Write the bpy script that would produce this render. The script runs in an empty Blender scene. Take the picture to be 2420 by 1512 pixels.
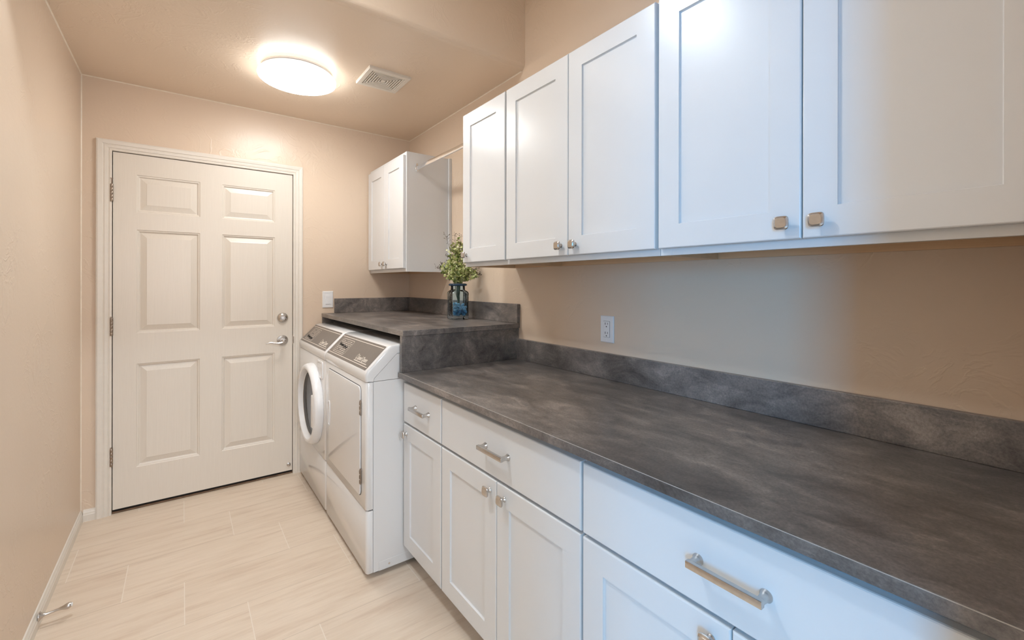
import bpy, bmesh, math, random
from mathutils import Vector, Matrix
random.seed(7)
C = bpy.context.scene.collection
PI = math.pi

# ------------------------------------------------------------------ room numbers (metres)
YB, XR, XL, H, HH = 3.3405, 1.4576, -0.4453, 2.4394, 2.90
YBULK = 1.850
DL, DR, DB, DT = -0.3144, 0.6048, 0.0245, 2.0398
YN = 0.02                      # room side of the wall the camera's doorway is in
UX, UF = 1.123, 1.143          # upper cabinet door face / frame face
BX, BF = 0.8125, 0.8325        # base cabinet door face / frame face

# ------------------------------------------------------------------ materials
def lin(r, g, b):
    f = lambda c: (c/255/12.92) if c/255 <= .04045 else ((c/255+.055)/1.055)**2.4
    return (f(r), f(g), f(b), 1)
def new_mat(name):
    m = bpy.data.materials.new(name); m.use_nodes = True
    nt = m.node_tree
    for n in list(nt.nodes): nt.nodes.remove(n)
    out = nt.nodes.new('ShaderNodeOutputMaterial'); b = nt.nodes.new('ShaderNodeBsdfPrincipled')
    nt.links.new(b.outputs[0], out.inputs[0])
    return m, nt, b
def N(nt, t, **k):
    n = nt.nodes.new(t)
    for a, v in k.items():
        if a in n.inputs.keys() if hasattr(n.inputs, 'keys') else False: n.inputs[a].default_value = v
        else: setattr(n, a, v)
    return n
def coords(nt, scale=(1, 1, 1), rot=(0, 0, 0)):
    tc = nt.nodes.new('ShaderNodeTexCoord'); mp = nt.nodes.new('ShaderNodeMapping')
    mp.inputs['Scale'].default_value = scale; mp.inputs['Rotation'].default_value = rot
    nt.links.new(tc.outputs['Object'], mp.inputs['Vector'])
    return mp.outputs[0]
def noise(nt, vec, scale, detail=3, rough=.5, dist=0):
    n = nt.nodes.new('ShaderNodeTexNoise'); n.inputs['Scale'].default_value = scale
    n.inputs['Detail'].default_value = detail; n.inputs['Roughness'].default_value = rough
    n.inputs['Distortion'].default_value = dist
    nt.links.new(vec, n.inputs['Vector']); return n.outputs['Fac']
def ramp(nt, fac, stops):
    r = nt.nodes.new('ShaderNodeValToRGB'); e = r.color_ramp.elements
    while len(e) < len(stops): e.new(.5)
    for i, (p, c) in enumerate(stops):
        e[i].position = p; e[i].color = c if len(c) == 4 else (*c, 1)
    nt.links.new(fac, r.inputs[0]); return r.outputs[0]
def mix(nt, a, b, fac, mode='MIX'):
    m = nt.nodes.new('ShaderNodeMix'); m.data_type = 'RGBA'; m.blend_type = mode
    for s, v in ((6, a), (7, b), (0, fac)):
        if hasattr(v, 'is_linked') or hasattr(v, 'links'): nt.links.new(v, m.inputs[s])
        else: m.inputs[s].default_value = v
    return m.outputs[2]
def math_(nt, op, a, b=None):
    m = nt.nodes.new('ShaderNodeMath'); m.operation = op
    for i, v in enumerate((a, b)):
        if v is None: continue
        if isinstance(v, (int, float)): m.inputs[i].default_value = v
        else: nt.links.new(v, m.inputs[i])
    return m.outputs[0]
def bump(nt, b, height, strength, dist):
    n = nt.nodes.new('ShaderNodeBump'); n.inputs['Strength'].default_value = strength; n.inputs['Distance'].default_value = dist
    nt.links.new(height, n.inputs['Height']); nt.links.new(n.outputs[0], b.inputs['Normal'])
def simple(name, col, rough=.5, metal=0, spec=.5, nscale=40, var=.04, bumps=0, bscale=200):
    m, nt, b = new_mat(name)
    v = coords(nt); f = noise(nt, v, nscale, 2)
    c2 = tuple(max(0, x*(1-var)) for x in col[:3]) + (1,); c1 = tuple(min(1, x*(1+var)) for x in col[:3]) + (1,)
    nt.links.new(ramp(nt, f, [(.3, c2), (.7, c1)]), b.inputs['Base Color'])
    b.inputs['Roughness'].default_value = rough; b.inputs['Metallic'].default_value = metal
    b.inputs['Specular IOR Level'].default_value = spec
    if bumps: bump(nt, b, noise(nt, v, bscale, 3), bumps, .002)
    return m

def wall_mat(name, col, rough):
    m, nt, b = new_mat(name)
    v = coords(nt)
    big = noise(nt, v, 1.3, 2)
    nt.links.new(ramp(nt, big, [(.3, tuple(c*.97 for c in col[:3])), (.7, tuple(min(1, c*1.03) for c in col[:3]))]), b.inputs['Base Color'])
    # hand-trowelled plaster: thin wandering ridges in patches + fine roller stipple
    n1 = noise(nt, v, 6.5, 4, .55, 1.1)
    rid = math_(nt, 'SUBTRACT', 1.0, math_(nt, 'MULTIPLY', math_(nt, 'ABSOLUTE', math_(nt, 'SUBTRACT', n1, .5)), 26.0))
    rid = math_(nt, 'MAXIMUM', rid, 0.0)
    patch = ramp(nt, noise(nt, v, 3.1, 2, .5, .3), [(.46, (0, 0, 0)), (.60, (1, 1, 1))])
    lines = math_(nt, 'MULTIPLY', rid, patch)
    st = noise(nt, v, 95, 2)
    wav = noise(nt, v, 11, 2)
    h = math_(nt, 'ADD', math_(nt, 'MULTIPLY', lines, .55), math_(nt, 'ADD', math_(nt, 'MULTIPLY', st, .22), math_(nt, 'MULTIPLY', wav, .6)))
    bump(nt, b, h, .34, .004)
    b.inputs['Roughness'].default_value = rough
    return m

M = {}
M['wall'] = wall_mat('beige_wall_paint', (.730, .585, .455), .32)
M['ceiling'] = wall_mat('beige_ceiling_paint', (.820, .668, .525), .34)
M['hall'] = wall_mat('hall_wall_paint', (.76, .72, .66), .6)
M['trim'] = simple('cream_trim_paint', (.76, .70, .625), .32, var=.015)
M['door'] = None
M['cab'] = simple('white_cabinet_paint', (.73, .73, .735), .27, var=.006, nscale=8)
M['cab_in'] = simple('white_cabinet_recess', (.80, .79, .79), .4, var=.01)
M['nickel'] = simple('brushed_nickel', (.57, .545, .52), .26, 1, var=.05, nscale=120)
M['darknickel'] = simple('aged_nickel', (.36, .30, .25), .38, 1, var=.15, nscale=90)
M['chrome'] = simple('chrome_plate', (.85, .85, .86), .08, 1, var=.01)
M['enamel'] = simple('white_enamel', (.75, .735, .725), .09, var=.004, nscale=6)
M['plastic'] = simple('white_plastic', (.83, .82, .82), .28, var=.01)
M['console'] = simple('taupe_console_film', lin(116, 107, 100), .35, var=.02)
M['lineprint'] = simple('cream_print', lin(226, 216, 204), .5, var=.02)
M['ink'] = simple('black_marker_ink', (.012, .011, .010), .5)
M['dark'] = simple('dark_gap', (.012, .010, .008), .8)
M['rubber'] = simple('grey_rubber', (.12, .12, .12), .45)
M['sweep'] = simple('brown_door_sweep', (.16, .095, .055), .7, var=.3, nscale=30)
M['switch'] = simple('white_switch_plastic', (.84, .84, .85), .25, var=.01)
M['slot'] = simple('dark_slot', (.03, .03, .035), .6)
M['drum'] = simple('steel_drum', (.35, .36, .37), .35, 1, var=.2, nscale=60)
M['stem'] = simple('green_stem', (.05, .075, .04), .6, var=.3)
M['twig'] = simple('brown_twig', (.09, .055, .03), .7, var=.3)
M['berry'] = simple('dark_seed_bud', (.08, .045, .025), .6, var=.3)
M['vent'] = simple('cream_vent_plastic', (.80, .74, .66), .35, var=.01)

def door_mat():
    m, nt, b = new_mat('cream_door_paint')
    v = coords(nt, (90, 60, 2.2))
    g = noise(nt, v, 3.0, 3, .6, .6)
    nt.links.new(ramp(nt, g, [(.3, (.735, .67, .59)), (.7, (.765, .70, .62))]), b.inputs['Base Color'])
    b.inputs['Roughness'].default_value = .30
    bump(nt, b, g, .12, .0012)
    return m
M['door'] = door_mat()

def tile_mat():
    m, nt, b = new_mat('beige_plank_tile')
    L, W, X0, Y0 = .6215, .2995, .0085, 2.997
    tc = nt.nodes.new('ShaderNodeTexCoord'); sp = nt.nodes.new('ShaderNodeSeparateXYZ')
    nt.links.new(tc.outputs['Object'], sp.inputs[0])
    ry = math_(nt, 'DIVIDE', math_(nt, 'SUBTRACT', sp.outputs[1], Y0), W)
    row = math_(nt, 'FLOOR', ry); fy = math_(nt, 'SUBTRACT', ry, row)
    cx = math_(nt, 'ADD', math_(nt, 'DIVIDE', math_(nt, 'SUBTRACT', sp.outputs[0], X0), L), math_(nt, 'DIVIDE', row, 3.0))
    col = math_(nt, 'FLOOR', cx); fx = math_(nt, 'SUBTRACT', cx, col)
    ex = math_(nt, 'MULTIPLY', math_(nt, 'SUBTRACT', .5, math_(nt, 'ABSOLUTE', math_(nt, 'SUBTRACT', fx, .5))), L)
    ey = math_(nt, 'MULTIPLY', math_(nt, 'SUBTRACT', .5, math_(nt, 'ABSOLUTE', math_(nt, 'SUBTRACT', fy, .5))), W)
    edge = math_(nt, 'MINIMUM', ex, ey)
    grout = math_(nt, 'LESS_THAN', edge, .0014)
    gx = math_(nt, 'LESS_THAN', ex, .0016); gy = math_(nt, 'LESS_THAN', ey, .0009)
    # per tile id
    cmb = nt.nodes.new('ShaderNodeCombineXYZ'); nt.links.new(row, cmb.inputs[0]); nt.links.new(col, cmb.inputs[1])
    wn = nt.nodes.new('ShaderNodeTexWhiteNoise'); wn.noise_dimensions = '2D'; nt.links.new(cmb.outputs[0], wn.inputs['Vector'])
    # streaks along the plank, shifted per tile
    v2 = nt.nodes.new('ShaderNodeCombineXYZ')
    nt.links.new(math_(nt, 'ADD', math_(nt, 'MULTIPLY', sp.outputs[0], 1.6), math_(nt, 'MULTIPLY', wn.outputs['Value'], 17.0)), v2.inputs[0])
    nt.links.new(math_(nt, 'ADD', math_(nt, 'MULTIPLY', sp.outputs[1], 15.0), math_(nt, 'MULTIPLY', wn.outputs['Value'], 31.0)), v2.inputs[1])
    s1 = noise(nt, v2.outputs[0], 1.7, 5, .6, .35)
    v3 = nt.nodes.new('ShaderNodeCombineXYZ')
    nt.links.new(math_(nt, 'MULTIPLY', sp.outputs[0], 9.0), v3.inputs[0]); nt.links.new(math_(nt, 'MULTIPLY', sp.outputs[1], 140.0), v3.inputs[1])
    s2 = noise(nt, v3.outputs[0], 1.0, 2)
    base = ramp(nt, s1, [(.25, (.640, .495, .380)), (.45, (.745, .615, .490)), (.60, (.785, .660, .535)), (.8, (.700, .560, .440))])
    base = mix(nt, base, ramp(nt, s2, [(.3, (.90, .89, .88)), (.7, (1, 1, 1))]), .55, 'MULTIPLY')
    base = mix(nt, base, ramp(nt, wn.outputs['Value'], [(0, (.95, .94, .93)), (1, (1, 1, 1))]), 1.0, 'MULTIPLY')
    base = mix(nt, base, (.47, .37, .285, 1), math_(nt, 'MULTIPLY', gy, .75))
    nt.links.new(mix(nt, base, (.80, .70, .60, 1), gx), b.inputs['Base Color'])
    b.inputs['Roughness'].default_value = .42
    hgt = math_(nt, 'SUBTRACT', math_(nt, 'MULTIPLY', s2, .15), math_(nt, 'MULTIPLY', grout, 1.0))
    bump(nt, b, hgt, .25, .0012)
    return m
M['tile'] = tile_mat()

def stone_mat(name='grey_concrete_laminate', stretch=(1.15, .55, 1)):
    m, nt, b = new_mat(name)
    v = coords(nt, stretch)
    a = noise(nt, v, 3.4, 6, .64, .6); c = noise(nt, v, 12, 7, .72, .7); d = noise(nt, coords(nt), 170, 5, .72)
    base = ramp(nt, a, [(.30, (.078, .071, .069)), (.47, (.138, .124, .117)), (.58, (.205, .180, .166)), (.72, (.140, .129, .126))])
    base = mix(nt, base, ramp(nt, c, [(.30, (.36, .36, .37)), (.46, (.88, .87, .87)), (.54, (1.07, 1.06, 1.05)), (.68, (1.75, 1.69, 1.63))]), .90, 'MULTIPLY')
    base = mix(nt, base, ramp(nt, d, [(.28, (.55, .55, .55)), (.5, (1, 1, 1)), (.72, (1.45, 1.43, 1.41))]), .75, 'MULTIPLY')
    # small dark pits in drifts and pale scuffs along the counter
    p = noise(nt, v, 20, 7, .82, 1.6)
    pit = ramp(nt, p, [(.300, (1, 1, 1)), (.340, (0, 0, 0))])
    zone = ramp(nt, noise(nt, v, 2.6, 2), [(.45, (0, 0, 0)), (.60, (1, 1, 1))])
    base = mix(nt, base, (.018, .016, .015, 1), math_(nt, 'MULTIPLY', math_(nt, 'MULTIPLY', pit, zone), .85))
    q = noise(nt, coords(nt, (4.2, .75, 2.6)), 6, 7, .78, 1.3)
    sc = ramp(nt, q, [(.60, (0, 0, 0)), (.70, (1, 1, 1))])
    base = mix(nt, base, (.36, .315, .28, 1), math_(nt, 'MULTIPLY', sc, .44))
    nt.links.new(base, b.inputs['Base Color'])
    nt.links.new(ramp(nt, c, [(.3, (.34, .34, .34)), (.7, (.42, .42, .42))]), b.inputs['Roughness'])
    b.inputs['Coat Weight'].default_value = .25; b.inputs['Coat Roughness'].default_value = .25
    bump(nt, b, d, .10, .0006)
    return m
M['stone'] = stone_mat()
M['edgeline'] = simple('pale_edge_line', (.42, .39, .36), .4, var=.1, nscale=60)

def wood_mat():
    m, nt, b = new_mat('maple_cabinet_interior')
    v = coords(nt, (6, 1.0, 30)); g = noise(nt, v, 3, 4, .6, .6)
    nt.links.new(ramp(nt, g, [(.3, (.66, .44, .26)), (.7, (.76, .54, .34))]), b.inputs['Base Color'])
    b.inputs['Roughness'].default_value = .5
    return m
M['wood'] = wood_mat()

def emit_mat(name, col, strength):
    m, nt, b = new_mat(name)
    b.inputs['Base Color'].default_value = (.9, .9, .9, 1); b.inputs['Roughness'].default_value = .4
    b.inputs['Emission Color'].default_value = (*col, 1); b.inputs['Emission Strength'].default_value = strength
    return m
# lamp strengths and colours
K_LAMP, K_CAN, K_HALL, K_DAY, K_BACK = (30.5, 31.0, 30.6), (186, 206, 220), (118, 143, 166), (6, 48, 102), (34, 30, 29)
def emit(k): m_ = max(k); return tuple(c/m_ for c in k), m_
M['lamp'] = emit_mat('lit_lamp_diffuser', *emit(K_LAMP))
M['rim'] = emit_mat('glowing_diffuser_rim', *emit(tuple(.13*k for k in K_LAMP)))
M['can'] = emit_mat('lit_recessed_lens', *emit(K_CAN))
M['hallfill'] = emit_mat('hall_fill_diffuser', *emit(K_HALL))

def glass_mat(name, tint, edge):
    m = bpy.data.materials.new(name); m.use_nodes = True; nt = m.node_tree
    for n in list(nt.nodes): nt.nodes.remove(n)
    out = nt.nodes.new('ShaderNodeOutputMaterial'); tr = nt.nodes.new('ShaderNodeBsdfTransparent')
    gl = nt.nodes.new('ShaderNodeBsdfGlossy'); gl.inputs['Roughness'].default_value = .04
    fr = nt.nodes.new('ShaderNodeFresnel'); fr.inputs[0].default_value = 1.36
    lw = nt.nodes.new('ShaderNodeLayerWeight'); lw.inputs[0].default_value = .55
    v = coords(nt); nz = noise(nt, v, 24, 2)
    bm_ = nt.nodes.new('ShaderNodeBump'); bm_.inputs['Strength'].default_value = .25; bm_.inputs['Distance'].default_value = .01
    nt.links.new(nz, bm_.inputs['Height'])
    for s in (gl.inputs['Normal'], fr.inputs['Normal'], lw.inputs['Normal']): nt.links.new(bm_.outputs[0], s)
    nt.links.new(mix(nt, (*tint, 1), (*edge, 1), lw.outputs['Facing']), tr.inputs[0])
    ms = nt.nodes.new('ShaderNodeMixShader'); nt.links.new(fr.outputs[0], ms.inputs[0])
    nt.links.new(tr.outputs[0], ms.inputs[1]); nt.links.new(gl.outputs[0], ms.inputs[2]); nt.links.new(ms.outputs[0], out.inputs[0])
    return m
M['vaseglass'] = glass_mat('blue_vase_glass', (.875, .945, .985), (.80, .90, .975))
M['pane'] = glass_mat('window_glass', (.97, .98, .98), (.9, .93, .94))
m_, nt_, b_ = new_mat('smoked_door_glass')
b_.inputs['Base Color'].default_value = (.03, .03, .032, 1); b_.inputs['Roughness'].default_value = .05
M['darkglass'] = m_
m_, nt_, b_ = new_mat('blue_glass_pebble')
v_ = coords(nt_); nt_.links.new(ramp(nt_, noise(nt_, v_, 30, 2), [(.3, (.03, .16, .34)), (.7, (.16, .42, .62))]), b_.inputs['Base Color'])
b_.inputs['Roughness'].default_value = .12
M['pebble'] = m_
m_, nt_, b_ = new_mat('pale_pebble')
b_.inputs['Base Color'].default_value = (.34, .58, .74, 1); b_.inputs['Roughness'].default_value = .2
M['pebble_pale'] = m_
def leaf_mat():
    m, nt, b = new_mat('variegated_leaf')
    v = coords(nt); g = noise(nt, v, 45, 2)
    nt.links.new(ramp(nt, g, [(.28, (.10, .15, .035)), (.42, (.30, .36, .10)), (.54, (.55, .56, .22)), (.70, (.85, .80, .55))]), b.inputs['Base Color'])
    b.inputs['Roughness'].default_value = .5
    return m
M['leaf'] = leaf_mat()

# ------------------------------------------------------------------ mesh helpers
def merge(bm, t):
    me = bpy.data.meshes.new('tmp'); t.to_mesh(me); t.free(); bm.from_mesh(me); bpy.data.meshes.remove(me)
def box(bm, x0, x1, y0, y1, z0, z1, bev=0, seg=2):
    t = bmesh.new()
    vs = [t.verts.new((x, y, z)) for x in (x0, x1) for y in (y0, y1) for z in (z0, z1)]
    for f in ((0, 1, 3, 2), (4, 6, 7, 5), (0, 4, 5, 1), (2, 3, 7, 6), (0, 2, 6, 4), (1, 5, 7, 3)):
        t.faces.new([vs[i] for i in f])
    bmesh.ops.recalc_face_normals(t, faces=t.faces)
    if bev: bmesh.ops.bevel(t, geom=list(t.edges), offset=bev, segments=seg, profile=.5, affect='EDGES')
    merge(bm, t); return bm
def BOX(*a, **k): return box(bmesh.new(), *a, **k)
def loops(bm, rings, close_start=True, close_end=True, cyclic=True):
    vr = [[bm.verts.new(p) for p in r] for r in rings]
    n = len(vr[0])
    for a, b in zip(vr, vr[1:]):
        for i in range(n if cyclic else n-1):
            j = (i+1) % n
            try: bm.faces.new((a[i], a[j], b[j], b[i]))
            except ValueError: pass
    if close_start: bm.faces.new(vr[0][::-1])
    if close_end: bm.faces.new(vr[-1])
    return vr
def fix(bm):
    bmesh.ops.remove_doubles(bm, verts=bm.verts, dist=1e-6)
    bmesh.ops.recalc_face_normals(bm, faces=bm.faces); return bm
def tube(bm, pts, rad, n=12, caps=True, squash=None):
    pts = [Vector(p) for p in pts]
    rs = rad if isinstance(rad, (list, tuple)) else [rad]*len(pts)
    rings = []; up = Vector((0, 0, 1))
    prev = None
    for i, p in enumerate(pts):
        d = (pts[min(i+1, len(pts)-1)] - pts[max(i-1, 0)]).normalized()
        if prev is None:
            a = up if abs(d.z) < .95 else Vector((1, 0, 0))
            u = d.cross(a).normalized()
        else:
            u = (prev - d*prev.dot(d)).normalized()
        prev = u; w = d.cross(u).normalized()
        rings.append([p + rs[i]*(math.cos(2*PI*k/n)*u*(squash[0] if squash else 1) + math.sin(2*PI*k/n)*w*(squash[1] if squash else 1)) for k in range(n)])
    t = bmesh.new(); loops(t, rings, caps, caps); fix(t); merge(bm, t); return bm
def lathe(bm, prof, origin, axis='Z', n=48, cap0=False, cap1=False):
    """prof: (radius, height along axis)"""
    o = Vector(origin); rings = []
    for r, h in prof:
        ring = []
        for k in range(n):
            c, s = r*math.cos(2*PI*k/n), r*math.sin(2*PI*k/n)
            ring.append(o + (Vector((c, s, h)) if axis == 'Z' else Vector((h, c, s)) if axis == 'X' else Vector((c, h, s))))
        rings.append(ring)
    t = bmesh.new(); loops(t, rings, cap0, cap1); fix(t); merge(bm, t); return bm
def prism(bm, poly, y0, y1, bev=0, seg=2):
    """poly in (x, z), extruded along y"""
    t = bmesh.new(); loops(t, [[(x, y0, z) for x, z in poly], [(x, y1, z) for x, z in poly]]); fix(t)
    if bev: bmesh.ops.bevel(t, geom=list(t.edges), offset=bev, segments=seg, profile=.5, affect='EDGES')
    merge(bm, t); return bm

# ------------------------------------------------------------------ object helpers
def obj(name, bm, mat, parent=None, smooth=None):
    me = bpy.data.meshes.new(name)
    if parent is not None:
        r = parent
        while r.parent: r = r.parent
        off = Vector(r.location) if r.type == 'EMPTY' else Vector()
        bmesh.ops.translate(bm, verts=bm.verts, vec=-off)
    bm.to_mesh(me); bm.free()
    me.materials.append(M[mat] if isinstance(mat, str) else mat)
    if smooth:
        me.shade_smooth(); me.set_sharp_from_angle(angle=math.radians(smooth))
    o = bpy.data.objects.new(name, me); C.objects.link(o)
    if parent is not None: o.parent = parent
    return o
def tag(o, label, cat, group=None, kind=None):
    o['label'] = label; o['category'] = cat
    if group: o['group'] = group
    if kind: o['kind'] = kind
    return o
def thing(name, label, cat, loc=(0, 0, 0), group=None, kind=None):
    o = bpy.data.objects.new(name, None); C.objects.link(o); o.location = loc; o.empty_display_size = .1
    return tag(o, label, cat, group, kind)
def struct(name, bm, mat, label, cat):
    return tag(obj(name, bm, mat), label, cat, kind='structure')

# ================================================================== SETTING
HX0, HX1, HY0 = -2.6, 1.60, -2.9          # hall behind the camera's doorway
OX0, OX1, OZ = -0.44, 0.585, 2.06         # doorway the camera stands in
b = bmesh.new(); box(b, HX0-.1, XR+.25, HY0-.1, YB+.10, -.06, 0)
struct('floor', b, 'tile', 'pale beige plank tile floor laid in staggered rows', 'floor')

b = bmesh.new(); box(b, XL-.10, XL, YN, YB+.10, 0, HH)
struct('wall_left', b, 'wall', 'bare beige plaster wall on the left', 'wall')
b = bmesh.new(); box(b, XR, XR+.10, YN, YB+.10, 0, HH)
struct('wall_right', b, 'wall', 'beige plaster wall behind the counters and cabinets', 'wall')
b = bmesh.new()
box(b, XL, DL-.022, YB, YB+.10, 0, H); box(b, DR+.022, XR, YB, YB+.10, 0, H); box(b, DL-.022, DR+.022, YB, YB+.10, DT+.022, H)
struct('wall_back', b, 'wall', 'beige plaster end wall around the cream door', 'wall')
b = bmesh.new()
box(b, HX0, OX0, YN-.12, YN, 0, HH); box(b, OX1, XR+.10, YN-.12, YN, 0, HH); box(b, OX0, OX1, YN-.12, YN, OZ, HH)
struct('wall_front', b, 'wall', 'beige wall with the open doorway the picture is taken from', 'wall')
# ceiling: low part with a bullnosed drop down from the higher near part
r = .030
poly = [(YB+.10, H+.5), (YB+.10, H)] + [(YBULK+r-r*math.sin(a), H+r-r*math.cos(a)) for a in [i*PI/16 for i in range(9)]] + [(YBULK, HH), (YN-.0, HH), (YN-.0, H+.5)]
b = bmesh.new()
loops(b, [[(XL, y, z) for y, z in poly], [(XR, y, z) for y, z in poly]]); fix(b)
struct('ceiling', b, 'ceiling', 'beige textured ceiling stepping down over the washer and dryer', 'ceiling')
# thin pale beads where the ceiling and walls meet
M['cornerbead'] = simple('pale_corner_bead', (.86, .76, .63), .4, var=.06, nscale=30)
def bead(name, p, q, n1, n2, label):
    p, q, n1, n2 = Vector(p), Vector(q), Vector(n1), Vector(n2); b = bmesh.new(); w = .0045
    ring = [n1*w, (n1+n2)*w*.38, n2*w, Vector((0, 0, 0))]
    loops(b, [[p+r_ for r_ in ring], [q+r_ for r_ in ring]]); fix(b)
    struct(name, b, 'cornerbead', label, 'trim')
bead('trim_1', (XL, YBULK+.03, H), (XL, YB, H), (1, 0, 0), (0, 0, -1), 'thin pale bead between left wall and low ceiling')
bead('trim_2', (XL, YB, H), (XR, YB, H), (0, -1, 0), (0, 0, -1), 'thin pale bead between end wall and low ceiling')
bead('trim_3', (XR, YBULK+.03, H), (XR, YB, H), (-1, 0, 0), (0, 0, -1), 'thin pale bead between right wall and low ceiling')
bead('trim_4', (XL, YB, .063), (XL, YB, H), (1, 0, 0), (0, -1, 0), 'thin pale bead in the far left corner of the walls')
# the hall side (seen only past the doorway)
b = bmesh.new(); box(b, HX0-.1, XR+.25, HY0-.1, YN-.12, 2.75, 2.85)
struct('ceiling_hall', b, 'hall', 'pale ceiling of the hall outside the doorway', 'ceiling')
b = bmesh.new(); RW = (-.70, .90, .85, 2.15)
box(b, HX0-.1, RW[0], HY0-.1, HY0, 0, 2.75); box(b, RW[1], XR+.25, HY0-.1, HY0, 0, 2.75)
box(b, RW[0], RW[1], HY0-.1, HY0, 0, RW[2]); box(b, RW[0], RW[1], HY0-.1, HY0, RW[3], 2.75)
struct('wall_hall_back', b, 'hall', 'pale wall at the far side of the hall', 'wall')
b = bmesh.new(); box(b, XR+.15, XR+.25, HY0, YN-.12, 0, 2.75)
struct('wall_hall_right', b, 'hall', 'pale wall at the right end of the hall', 'wall')
WY0, WY1, WZ0, WZ1 = -2.10, -1.32, .85, 2.15
b = bmesh.new()
box(b, HX0-.1, HX0, HY0, WY0, 0, 2.75); box(b, HX0-.1, HX0, WY1, YN-.12, 0, 2.75)
box(b, HX0-.1, HX0, WY0, WY1, 0, WZ0); box(b, HX0-.1, HX0, WY0, WY1, WZ1, 2.75)
struct('wall_hall_left', b, 'hall', 'pale hall wall with the tall window', 'wall')
w1 = thing('window_1', 'tall white framed window in the hall', 'window', (HX0-.05, (WY0+WY1)/2, WZ0), kind='structure')
b = bmesh.new()
box(b, HX0-.08, HX0-.02, WY0, WY0+.04, WZ0, WZ1); box(b, HX0-.08, HX0-.02, WY1-.04, WY1, WZ0, WZ1)
box(b, HX0-.08, HX0-.02, WY0+.04, WY1-.04, WZ0, WZ0+.04); box(b, HX0-.08, HX0-.02, WY0+.04, WY1-.04, WZ1-.04, WZ1)
obj('window_frame', b, 'trim', w1)
obj('pane', BOX(HX0-.053, HX0-.047, WY0+.04, WY1-.04, WZ0+.04, WZ1-.04), 'pane', w1)

w2 = thing('fill_window', 'wide unseen window added at the back of the hall for fill light', 'window', (.1, HY0-.05, RW[2]), kind='structure')  # unseen window, added as an opening for fill light from behind
b = bmesh.new()
box(b, RW[0], RW[0]+.04, HY0-.08, HY0-.02, RW[2], RW[3]); box(b, RW[1]-.04, RW[1], HY0-.08, HY0-.02, RW[2], RW[3])
box(b, RW[0]+.04, RW[1]-.04, HY0-.08, HY0-.02, RW[2], RW[2]+.04); box(b, RW[0]+.04, RW[1]-.04, HY0-.08, HY0-.02, RW[3]-.04, RW[3])
obj('window_frame', b, 'trim', w2)
obj('pane', BOX(RW[0]+.04, RW[1]-.04, HY0-.053, HY0-.047, RW[2]+.04, RW[3]-.04), 'pane', w2)

# baseboards: little ogee profile
def baseboard_profile(): return [(0, 0), (.012, 0), (.012, .034), (.010, .040), (.010, .045), (.006, .053), (.004, .060), (0, .062)]
b = bmesh.new(); pr = baseboard_profile()
loops(b, [[(XL+p, y, z) for p, z in pr] for y in (YN+.001, YB)]); fix(b)
struct('baseboard_left', b, 'trim', 'low cream baseboard along the left wall', 'baseboard')
b = bmesh.new()
loops(b, [[(x, YB-p, z) for p, z in pr] for x in (XL+.0121, DL-.0665)]); fix(b)
struct('baseboard_back', b, 'trim', 'short cream baseboard between left wall and door casing', 'baseboard')

# ================================================================== DOOR
door = thing('door_1', 'cream six panel door with nickel lever and deadbolt in the end wall', 'door', ((DL+DR)/2, YB, 0), kind='structure')
def D(x, z, d): return (x, YB+d, z)
b = bmesh.new()
xs = [DL, -.2127, .0865, .2003, .4980, DR]; zs = [DB, .2410, .8365, 1.0118, 1.6088, 1.7085, 1.9240, DT]
panels = {(i, k) for i in (1, 3) for k in (1, 3, 5)}
for i in range(5):
    for k in range(7):
        x0, x1, z0, z1 = xs[i], xs[i+1], zs[k], zs[k+1]
        if (i, k) not in panels:
            b.faces.new([b.verts.new(D(*p, 0)) for p in ((x0, z0), (x1, z0), (x1, z1), (x0, z1))]); continue
        prof = [(0, 0), (.003, .0035), (.009, .0045), (.013, .0105), (.016, .0115), (.020, .0105), (.043, .0035), (.046, .0022)]
        rings = [[D(x0+s, z0+s, d), D(x1-s, z0+s, d), D(x1-s, z1-s, d), D(x0+s, z1-s, d)] for s, d in prof]
        loops(b, rings, False, True)
t = .044
rings = [[D(DL, DB, d), D(DR, DB, d), D(DR, DT, d), D(DL, DT, d)] for d in (0, t)]
loops(b, rings, False, True); fix(b)
obj('door_leaf', b, 'door', door)
# jamb behind casing
b = bmesh.new()
box(b, DL-.0215, DL-.0035, YB-.001, YB+.10, 0, DT+.003); box(b, DR+.0035, DR+.0215, YB-.001, YB+.10, 0, DT+.003)
box(b, DL-.0215, DR+.0215, YB-.001, YB+.10, DT+.0035, DT+.0215)
obj('jamb', b, 'trim', door)
b = bmesh.new(); box(b, DL-.0035, DR+.0035, YB+.046, YB+.10, 0, DT+.003)
obj('gap_shade_backing', b, 'dark', door)  # near-black sheet behind the leaf, paints the shade in its gaps
prof = [(0, 0), (0, .007), (.002, .010), (.010, .0105), (.012, .008), (.016, .008), (.018, .0115), (.030, .0135), (.034, .012), (.037, .012), (.040, .0155), (.056, .0175), (.060, .0175), (.0625, .0155), (.0645, .0155), (.066, .0135), (.066, 0)]
def casing():
    b = bmesh.new(); xi0, xi1, zi = DL-.0035, DR+.0035, DT+.0035
    k = .90
    cols = [[(xi0-o, YB-p, 0) for o, p in prof], [(xi0-o, YB-p, zi+o*k) for o, p in prof],
            [(xi1+o*k, YB-p, zi+o*k) for o, p in prof], [(xi1+o*k, YB-p, 0) for o, p in prof]]
    loops(b, cols, True, True, True); return fix(b)
obj('casing', casing(), 'trim', door)
b = bmesh.new(); box(b, DL-.003, DR+.003, YB+.004, YB+.10, 0.0005, .010, .003)
obj('threshold', b, 'sweep', door)
b = bmesh.new(); box(b, DL+.002, DR-.002, YB+.012, YB+.040, .0105, DB-.0005)
obj('door_sweep', b, 'dark', door)
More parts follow.
